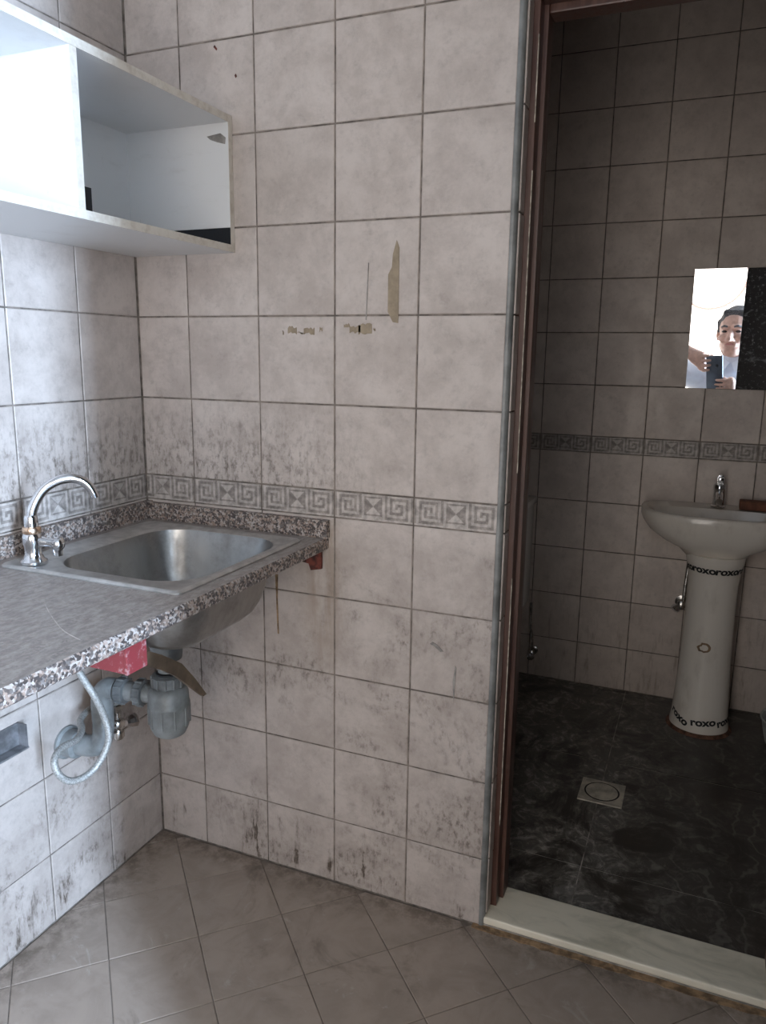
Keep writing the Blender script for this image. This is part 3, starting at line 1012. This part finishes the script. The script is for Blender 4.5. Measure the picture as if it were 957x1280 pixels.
rs = [basin_ring(.105, 1.26, 1.49, .662), basin_ring(.135, 1.245, 1.515, .690), basin_ring(.19, 1.225, 1.518, .715), basin_ring(.235, 1.212, 1.518, .745), basin_ring(.258, 1.205, 1.518, .775),
      basin_ring(.267, 1.200, 1.518, .797), basin_ring(.268, 1.199, 1.518, RZ - .006), basin_ring(.264, 1.203, 1.518, RZ)]
rs += [basin_ring(.250, 1.216, 1.504, RZ + .001), basin_ring(.225, 1.235, 1.425, RZ - .004), basin_ring(.205, 1.25, 1.415, RZ - .03), basin_ring(.16, 1.27, 1.40, RZ - .09), basin_ring(.06, 1.30, 1.37, RZ - .115)]
part('basin', MB().rings(rs), 'ceramic', pb_, smooth=True, angle=60)
PCX, PCY = 1.422, 1.325
prof = [(.104, 0), (.104, .018), (.099, .05), (.096, .09), (.089, .22), (.0855, .36), (.084, .48), (.085, .56), (.090, .61), (.098, .645), (.100, .668), (.0, .668)]
mb = MB().lathe((PCX, PCY, .0105), prof, n=40, sy=.98)
pd = part('pedestal', mb, 'ceramic', pb_, smooth=True)
part('foot_sealant', MB().lathe((PCX, PCY, .0102), [(.116, 0), (.113, .004), (.104, .010), (.09, .011)], n=40), 'foot', pb_, smooth=True)


def ped_r(z):
    h = z - .0105
    for (r0, h0), (r1, h1) in zip(prof[:-1], prof[1:]):
        if h0 <= h <= h1 and h1 > h0:
            return r0 + (r1 - r0) * (h - h0) / (h1 - h0)
    return .09


def ped_text(body, size, ang, z, tilt=0.0):
    vs, fs = text_pts(body, size, .0015)
    mb = MB()
    out = []
    for v in vs:
        v.x *= 1.18
        x, y = v.x * math.cos(tilt) - v.y * math.sin(tilt), v.x * math.sin(tilt) + v.y * math.cos(tilt)
        zz = z + y
        r = ped_r(zz) + .0012
        a = R(-90) + ang + x / r
        out.append((PCX + r * math.cos(a), PCY + .98 * r * math.sin(a), zz))
    mb.add(out, fs)
    o = part('printed_band', mb, 'ink', pd, label='black packing tape lettering')
    return o


for a in (-76, -24, 28, 80): ped_text('roxo', .037, R(a), .632)
for a, tl in ((-46, -.38), (8, .10), (62, .1)): ped_text('roxo', .038, R(a), .064, tl)
vs = []
mb = MB()
rr = random.Random(5)
ringo, ringi = [], []
for k in range(16):
    a = 2 * math.pi * k / 16
    q = 1 + rr.uniform(-.18, .18)
    for lst, f_ in ((ringo, 1.0), (ringi, .62)):
        dx, dz = .022 * f_ * q * math.cos(a), .018 * f_ * q * math.sin(a)
        zz = .345 + dz; r = ped_r(zz) + .001
        ag = R(-96) + dx / r
        lst.append((PCX + r * math.cos(ag), PCY + .98 * r * math.sin(ag), zz))
mb.add(ringo + ringi, [(i, (i + 1) % 16, 16 + (i + 1) % 16, 16 + i) for i in range(16)])
part('sticker_residue', mb, 'rust', pd)

bfz = thing('basin_faucet', 'small chrome mixer tap standing on the washbasin', 'faucet', (1.415, 1.455, RZ))
part('body', MB().lathe((1.415, 1.455, RZ + .001), [(.026, 0), (.026, .004), (.021, .008), (.020, .060), (.022, .066), (.022, .080), (.016, .088), (0, .088)]), 'chrome', bfz, smooth=True)
part('spout', MB().tube([(1.415, 1.445, RZ + .045), (1.415, 1.41, RZ + .055), (1.415, 1.37, RZ + .052), (1.415, 1.345, RZ + .040)], [.014, .013, .012, .012]), 'chrome', bfz, smooth=True)
part('lever', MB().prism([(1.405, RZ + .084), (1.425, RZ + .084), (1.427, RZ + .112), (1.421, RZ + .122), (1.409, RZ + .122), (1.403, RZ + .112)], 1, 1.43, 1.462), 'chrome', bfz, smooth=True)
part('lever_tip', MB().box(1.405, 1.425, 1.388, 1.432, RZ + .105, RZ + .118, ch=.004), 'chrome', bfz, smooth=True)
solo('soap_block', MB().box(1.486, 1.60, 1.425, 1.475, RZ + .0015, RZ + .034, ch=.004), 'soap', 'brown red block lying on the back of the washbasin', 'block')

bv = thing('stop_valve', 'chrome stop valve on the wall behind the washbasin pedestal', 'valve', (1.316, 1.5, .40))
part('body', MB().lathe((1.322, 1.519, .425), [(.024, 0), (.024, .003), (.012, .006), (.012, .030), (.017, .034), (.017, .055), (.010, .060), (0, .060)], axis=(0, -1, 0)), 'oldchrome', bv, smooth=True)
part('handle', MB().lathe((1.318, 1.470, .430), [(.009, 0), (.010, .012), (.017, .020), (.018, .032), (.010, .037), (0, .037)], axis=(-.5, -.3, -.6), n=10), 'chrome', bv, smooth=True)
part('riser', MB().tube([(1.328, 1.478, .43), (1.330, 1.482, .50), (1.334, 1.488, .58), (1.338, 1.490, .652)], .007, n=10), 'oldchrome', bv, smooth=True)

# floor gully
dn = thing('floor_drain', 'square cream floor drain with round grate in the black bathroom floor', 'drain', (1.148, .701, .0105))
c_ = Vector((1.148, .701, .0105))
part('plate', MB().box(1.148 - .067, 1.148 + .067, .701 - .067, .701 + .067, .0104, .0150, ch=.0015), 'drain', dn)
part('joint_ring', MB().lathe((1.148, .701, .0149), [(.054, 0), (.054, .0006), (.049, .0006), (.049, 0)], n=32), 'joint', dn)
gr = part('grate', MB().lathe((1.148, .701, .0149), [(.049, 0), (.0485, .0016), (.044, .0024), (0, .0024)], n=32), 'drain', dn, smooth=True)
mb = MB()
for k in range(-4, 5):
    h = math.sqrt(max(.0001, .038 ** 2 - (k * .009) ** 2))
    mb.box(1.148 + k * .009 - .0012, 1.148 + k * .009 + .0012, .701 - h, .701 + h, .0170, .0178)
part('slots', mb, 'drain', gr)

# mirror: a thin, slightly bowed sheet glued on the tiles
MX0, MX1, MZ0, MZ1 = 1.2615, 1.565, 1.2545, 1.6795
MCX, MCZ, MR = 1.312, 1.372, 7.9
mb = MB()
n = 28


def mir(i, j, dy):
    x = MX0 + (MX1 - MX0) * i / n; z = MZ0 + (MZ1 - MZ0) * j / n
    x += .004 * (1 - j / n) * (1 - i / n) - .002 * (1 - i / n)
    s = ((x - MCX) ** 2 + (z - MCZ) ** 2) / (2 * MR)
    return Vector((x, 1.5150 - s + dy, z))


vs = [mir(i, j, 0) for i in range(n + 1) for j in range(n + 1)]
fs = [(i * (n + 1) + j, (i + 1) * (n + 1) + j, (i + 1) * (n + 1) + j + 1, i * (n + 1) + j + 1) for i in range(n) for j in range(n)]
me = bpy.data.meshes.new('mirror_face')
mr = thing('mirror', 'small frameless mirror glued on the tiles above the washbasin', 'mirror', (1.413, 1.515, MZ0))
o_ = wloc(mr)
me.from_pydata([tuple(v - o_) for v in vs], [], fs)
me.materials.append(MT['mirror'])
me.polygons.foreach_set('use_smooth', [True] * len(me.polygons))
mf = link('mirror_face', me, mr)
rim_ = [(i, 0) for i in range(n)] + [(n, j) for j in range(n)] + [(i, n) for i in range(n, 0, -1)] + [(0, j) for j in range(n, 0, -1)]
mb = MB().rings([[mir(i, j, .0001) for i, j in rim_], [mir(i, j, .0040) for i, j in rim_]], cap0=False, cap1=True)
part('glass_edge', mb, 'white_plastic', mr)

# toilet, mostly hidden behind the door frame
tl = thing('toilet', 'white ceramic toilet with tall cistern standing behind the door frame', 'toilet', (.53, 1.3, .0105))
part('cistern', MB().box(.367, .727, 1.345, 1.514, .345, .770, ch=.022), 'ceramic2', tl, smooth=True)
part('cistern_lid', MB().box(.360, .735, 1.338, 1.516, .770, .800, ch=.009), 'ceramic2', tl, smooth=True)
part('flush_button', MB().lathe((.547, 1.43, .800), [(.022, 0), (.022, .004), (.018, .006), (0, .006)]), 'chrome', tl, smooth=True)
def egg(hw, yf, yb, z, n=32, cx=.536):
    return [Vector((cx + hw * math.cos(2 * math.pi * k / n), (yf + yb) / 2 + (yb - yf) / 2 * math.sin(2 * math.pi * k / n), z)) for k in range(n)]
part('bowl', MB().rings([egg(.175, .98, 1.50, .0105), egg(.172, .97, 1.50, .06), egg(.165, .95, 1.50, .16), egg(.168, .90, 1.49, .26), egg(.178, .86, 1.46, .34), egg(.182, .85, 1.44, .385), egg(.150, .88, 1.36, .385), egg(.12, .92, 1.30, .30), egg(.05, 1.0, 1.2, .22)]), 'ceramic2', tl, smooth=True)
part('seat', MB().rings([egg(.182, .84, 1.34, .387), egg(.186, .835, 1.34, .40), egg(.18, .845, 1.335, .412), egg(.02, 1.05, 1.15, .416)]), 'ceramic2', tl, smooth=True)
tv = thing('stop_valve', 'chrome stop valve low on the wall beside the toilet', 'valve', (.751, 1.5, .11))
part('body', MB().lathe((.751, 1.519, .127), [(.020, 0), (.020, .003), (.011, .006), (.011, .030), (.016, .034), (.016, .056), (.009, .060), (0, .060)], axis=(0, -1, 0)), 'oldchrome', tv, smooth=True)
part('handle', MB().lathe((.751, 1.462, .122), [(.008, 0), (.016, .004), (.016, .014), (.008, .018), (0, .018)], axis=(.3, -.9, -.2), n=10), 'chrome', tv, smooth=True)
part('pipe', MB().tube([(.751, 1.478, .13), (.753, 1.476, .175), (.748, 1.478, .215), (.742, 1.48, .24), (.739, 1.485, .30), (.738, 1.49, .345)], .006, n=8), 'oldchrome', tv, smooth=True)

# white plastic tub at the right
mb = MB().lathe((1.735, 1.285, .0105), [(.075, 0), (.090, .004), (.102, .05), (.108, .088), (.114, .094), (.113, .100), (.106, .098), (.098, .05), (.086, .010), (0, .008)], n=32)
solo('plastic_tub', mb, 'white_plastic', 'low white plastic tub on the black bathroom floor', 'tub', smooth=True)

# ------------------------------------------------------------------ the photographer, seen in the mirror
def remeshed(name, mb, mat, parent, vox, smooth_it=6, label=None):
    off = wloc(parent)
    me = mesh_of(name + '_raw', mb, mat, False, off)
    o = link(name, me, parent)
    m = o.modifiers.new('union', 'REMESH'); m.mode = 'VOXEL'; m.voxel_size = vox; m.use_smooth_shade = True
    s = o.modifiers.new('soften', 'SMOOTH'); s.factor = .5; s.iterations = smooth_it
    dg = bpy.context.evaluated_depsgraph_get()
    ev = bpy.data.meshes.new_from_object(o.evaluated_get(dg))
    o.modifiers.clear()
    o.data = ev
    ev.name = name
    if not ev.materials: ev.materials.append(MT[mat])
    ev.polygons.foreach_set('use_smooth', [True] * len(ev.polygons))
    bpy.data.meshes.remove(me)
    if label: o['label'] = label
    return o


V = Vector
F = V((-.28, .96, 0)).normalized()     # the way he faces
Lf = V((-F.y, F.x, 0))                 # his left
U = V((0, 0, 1))
BASE = V((1.447, -2.06, 0))


def pt(l, f, z): return BASE + Lf * l + F * f + U * z


man = thing('person', 'person in a white shirt with grey hair holding up a phone, seen in the mirror', 'person', BASE)
HC = V((1.410, -2.00, 1.492))          # centre of the head
neck = HC - F * .035 - U * .13
shL, shR = pt(.165, -.01, 1.285), pt(-.165, -.01, 1.285)
elL, wrL = V((1.055, -1.86, 1.355)), V((1.215, -1.672, 1.405))
elR, wrR = V((1.66, -1.85, 1.08)), V((1.452, -1.668, 1.222))
vd = (cam.rotation_euler.to_matrix() @ V((0, 0, -1))).normalized()
cu = (cam.rotation_euler.to_matrix() @ V((0, 1, 0))).normalized()
cr = (cam.rotation_euler.to_matrix() @ V((1, 0, 0))).normalized()
PH = CAM - vd * .0125 - cu * .055 - cr * .012   # centre of the phone

sk_ = MB()
# trunk and legs
sk_.capsule(pt(0, 0, .88), pt(0, 0, 1.02), .13, .125).capsule(pt(0, 0, 1.02), pt(0, 0, 1.20), .125, .135)
sk_.capsule(pt(.10, 0, 1.24), pt(-.10, 0, 1.24), .085, .085).capsule(pt(0, 0, 1.25), neck, .07, .055).capsule(neck, HC - U * .05 - F * .02, .055, .058)
for s in (1, -1):
    sk_.capsule(pt(.09 * s, 0, .84), pt(.10 * s, .01, .46), .085, .055).capsule(pt(.10 * s, .01, .46), pt(.10 * s, -.01, .09), .053, .036)
    sk_.capsule(pt(.10 * s, -.02, .05), pt(.115 * s, .13, .035), .04, .03)
for (a, b, c) in ((shL, elL, wrL), (shR, elR, wrR)):
    sk_.capsule(a, b, .052, .040).capsule(b, c, .042, .027)
# head
rot = Matrix((( -Lf.x, F.x, 0), (-Lf.y, F.y, 0), (0, 0, 1)))   # local x = his right, y = front, z = up


def hl(x, y, z): return HC + rot @ V((x, y, z))


sk_.ball(hl(0, -.012, .022), .074, .092, .088, rot)
sk_.ball(hl(0, .010, -.030), .062, .074, .082, rot)
sk_.ball(hl(0, .044, -.085), .036, .032, .026, rot)
sk_.capsule(hl(.030, .02, -.082), hl(.052, -.015, -.055), .022, .022).capsule(hl(-.030, .02, -.082), hl(-.052, -.015, -.055), .022, .022)
sk_.capsule(hl(0, .078, .006), hl(0, .098, -.030), .009, .014).ball(hl(.012, .084, -.034), .010, .011, .009, rot).ball(hl(-.012, .084, -.034), .010, .011, .009, rot)
sk_.capsule(hl(.040, .068, .020), hl(.012, .078, .022), .010, .010).capsule(hl(-.040, .068, .020), hl(-.012, .078, .022), .010, .010)
sk_.capsule(hl(.042, .058, -.026), hl(.034, .064, -.030), .018, .018).capsule(hl(-.042, .058, -.026), hl(-.034, .064, -.030), .018, .018)
sk_.capsule(hl(.020, .072, -.056), hl(-.020, .072, -.056), .010, .010)
for s in (1, -1):
    sk_.ball(hl(.078 * s, -.012, -.008), .010, .020, .032, rot)
# hands
def finger(pts, rr):
    for i in range(len(pts) - 1):
        sk_.capsule(pts[i], pts[i + 1], rr[i], rr[i + 1], 10, 3)


# left hand: palm left of the phone, four fingers along its back, thumb behind
def ph(r, u, d): return PH + cr * r + cu * u + vd * d     # phone frame: right, up, towards the bathroom


palmL = ph(-.062, .056, -.012)
sk_.capsule(wrL, palmL + cu * .014, .026, .024).capsule(wrL, palmL - cu * .018, .026, .024).capsule(palmL + cu * .022, palmL - cu * .030, .019, .019)
for k, (u0, l, d) in enumerate(((.080, .034, .0115), (.058, .041, .0125), (.036, .039, .0122), (.015, .031, .0115))):
    finger([palmL + cu * (u0 - .056), ph(-.046, u0, .010), ph(-.046 + l * .55, u0 + .002, .0155), ph(-.046 + l * .82, u0 + .003, d + .002)], [.0095, .0078, .0070, .0060])
finger([palmL + cu * .004, ph(-.040, .064, -.022), ph(-.022, .074, -.020)], [.014, .011, .009])
# right hand: under the right lower corner
palmR = ph(.066, -.060, -.012)
sk_.capsule(wrR, palmR + cu * .012, .026, .023).capsule(wrR, palmR - cu * .016, .026, .023).capsule(palmR + cu * .024, palmR - cu * .026, .019, .019)
for k, (u0, l) in enumerate(((-.030, .042), (-.051, .047), (-.072, .042), (-.092, .034))):
    finger([palmR + cu * (u0 + .060), ph(.047, u0, .010), ph(.047 - l * .55, u0 + .002, .0155), ph(.047 - l * .82, u0 + .003, .014)], [.0095, .0078, .0070, .0060])
finger([palmR + cu * .004, ph(.040, -.034, -.022), ph(.020, -.022, -.020)], [.014, .011, .009])
body = remeshed('body', sk_, 'skin', man, .0042, 3)

hr = MB()
hr.ball(hl(0, -.022, .036), .080, .094, .084, rot)
hr.ball(hl(0, -.050, .002), .077, .066, .088, rot)
hr.capsule(hl(.040, .036, .082), hl(-.036, .042, .084), .017, .017)
hr.capsule(hl(.070, .016, .045), hl(.074, .004, .005), .012, .009).capsule(hl(-.070, .016, .045), hl(-.074, .004, .005), .012, .009)
remeshed('hair', hr, 'hair', man, .006, 2, 'short grey hair')
for s in (1, -1):
    part('eye', MB().ball(hl(.030 * s, .0725, .002), .0125, .006, .0055, rot, 12, 8), 'eye', man, smooth=True)
    part('eyebrow', MB().tube([hl(.046 * s, .070, .020), hl(.030 * s, .0835, .026), hl(.014 * s, .0865, .022)], [.003, .005, .004], n=8), 'hair', man, smooth=True)
part('mouth', MB().tube([hl(.024, .0745, -.056), hl(.010, .0815, -.054), hl(0, .083, -.055), hl(-.010, .0815, -.054), hl(-.024, .0745, -.056)], [.002, .0045, .004, .0045, .002], n=8), 'lip', man, smooth=True)

shm = MB()
shm.capsule(pt(0, 0, .86), pt(0, 0, 1.02), .165, .150).capsule(pt(0, 0, 1.02), pt(0, 0, 1.19), .150, .155)
shm.capsule(pt(.115, 0, 1.25), pt(-.115, 0, 1.25), .088, .088).capsule(pt(0, -.01, 1.27), neck + U * .005, .085, .066)
for (a, b) in ((shL, elL), (shR, elR)):
    shm.capsule(a, b, .072, .056)
shm.capsule(elL, elL.lerp(wrL, .25), .056, .050).capsule(elR, elR.lerp(wrR, .55), .056, .044)
sh = remeshed('shirt', shm, 'shirt', man, .008, 5, 'white button-up shirt')
for s in (1, -1):
    mb = MB()
    nk = neck + U * .012
    a_ = [nk + Lf * (.062 * s) - F * .02 + U * .030, nk + Lf * (.046 * s) + F * .050 + U * .012, nk + Lf * (.004 * s) + F * .074 - U * .018]
    b_ = [nk + Lf * (.082 * s) - F * .02 + U * .0, nk + Lf * (.070 * s) + F * .068 - U * .030, nk + Lf * (.030 * s) + F * .092 - U * .062]
    rs = [[a_[i], b_[i], b_[i] - F * .006, a_[i] - F * .006] for i in range(3)]
    mb.rings(rs)
    part('collar', mb, 'shirt', sh)
for z in (1.14, 1.06, .98):
    part('button', MB().lathe(pt(0, .158, z), [(.006, 0), (.006, .003), (0, .003)], axis=F, n=12), 'white_plastic', sh)
trm = MB().capsule(pt(0, 0, .80), pt(0, 0, .93), .158, .160)
for s in (1, -1):
    trm.capsule(pt(.09 * s, 0, .82), pt(.10 * s, .01, .46), .105, .080).capsule(pt(.10 * s, .01, .46), pt(.10 * s, -.01, .075), .078, .068)
remeshed('trousers', trm, 'trousers', man, .009, 4, 'dark trousers')
for s in (1, -1):
    o = remeshed('shoe', MB().capsule(pt(.10 * s, -.04, .048), pt(.118 * s, .15, .040), .046, .038).capsule(pt(.10 * s, -.04, .07), pt(.10 * s, -.02, .085), .045, .042), 'shoe', man, .007, 3)
    for v in o.data.vertices:
        if v.co.z < .002: v.co.z = .002

ph_o = thing('phone', 'dark grey phone held up with both hands, seen in the mirror', 'phone', PH)
def phone_box(r0, r1, u0, u1, d0, d1, ch):
    mb = MB().box(r0, r1, u0, u1, d0, d1, ch=ch)
    mb.v = [PH + cr * v.x + cu * v.y + vd * v.z for v in mb.v]
    return mb
part('case', phone_box(-.037, .037, -.080, .080, -.004, .004, .0025), 'phone', ph_o, smooth=True)
part('screen', phone_box(-.034, .034, -.076, .076, -.0046, -.0039, .0002), 'lens', ph_o)
part('lens', MB().lathe(ph(.012, .035, .004), [(.006, 0), (.006, .0015), (.004, .002), (0, .002)], axis=vd, n=16), 'lens', ph_o, smooth=True)

# thin pink loop, tinted see-through for glare, hanging in the bright doorway
lp = [V((1.285 + .15 * math.sin(2 * math.pi * k / 40), -2.42, 1.75 - .15 * math.cos(2 * math.pi * k / 40))) for k in range(41)]
mb = MB().tube(lp, .005, n=10, smooth=False)
mb.tube([(1.285, -2.42, 1.90), (1.285, -2.42, 2.1), (1.285, -2.42, HZ)], .003, n=8, smooth=False)
solo('hanging_loop', mb, 'pink', 'pale pink ring hanging in front of the bright doorway', 'loop', smooth=True)
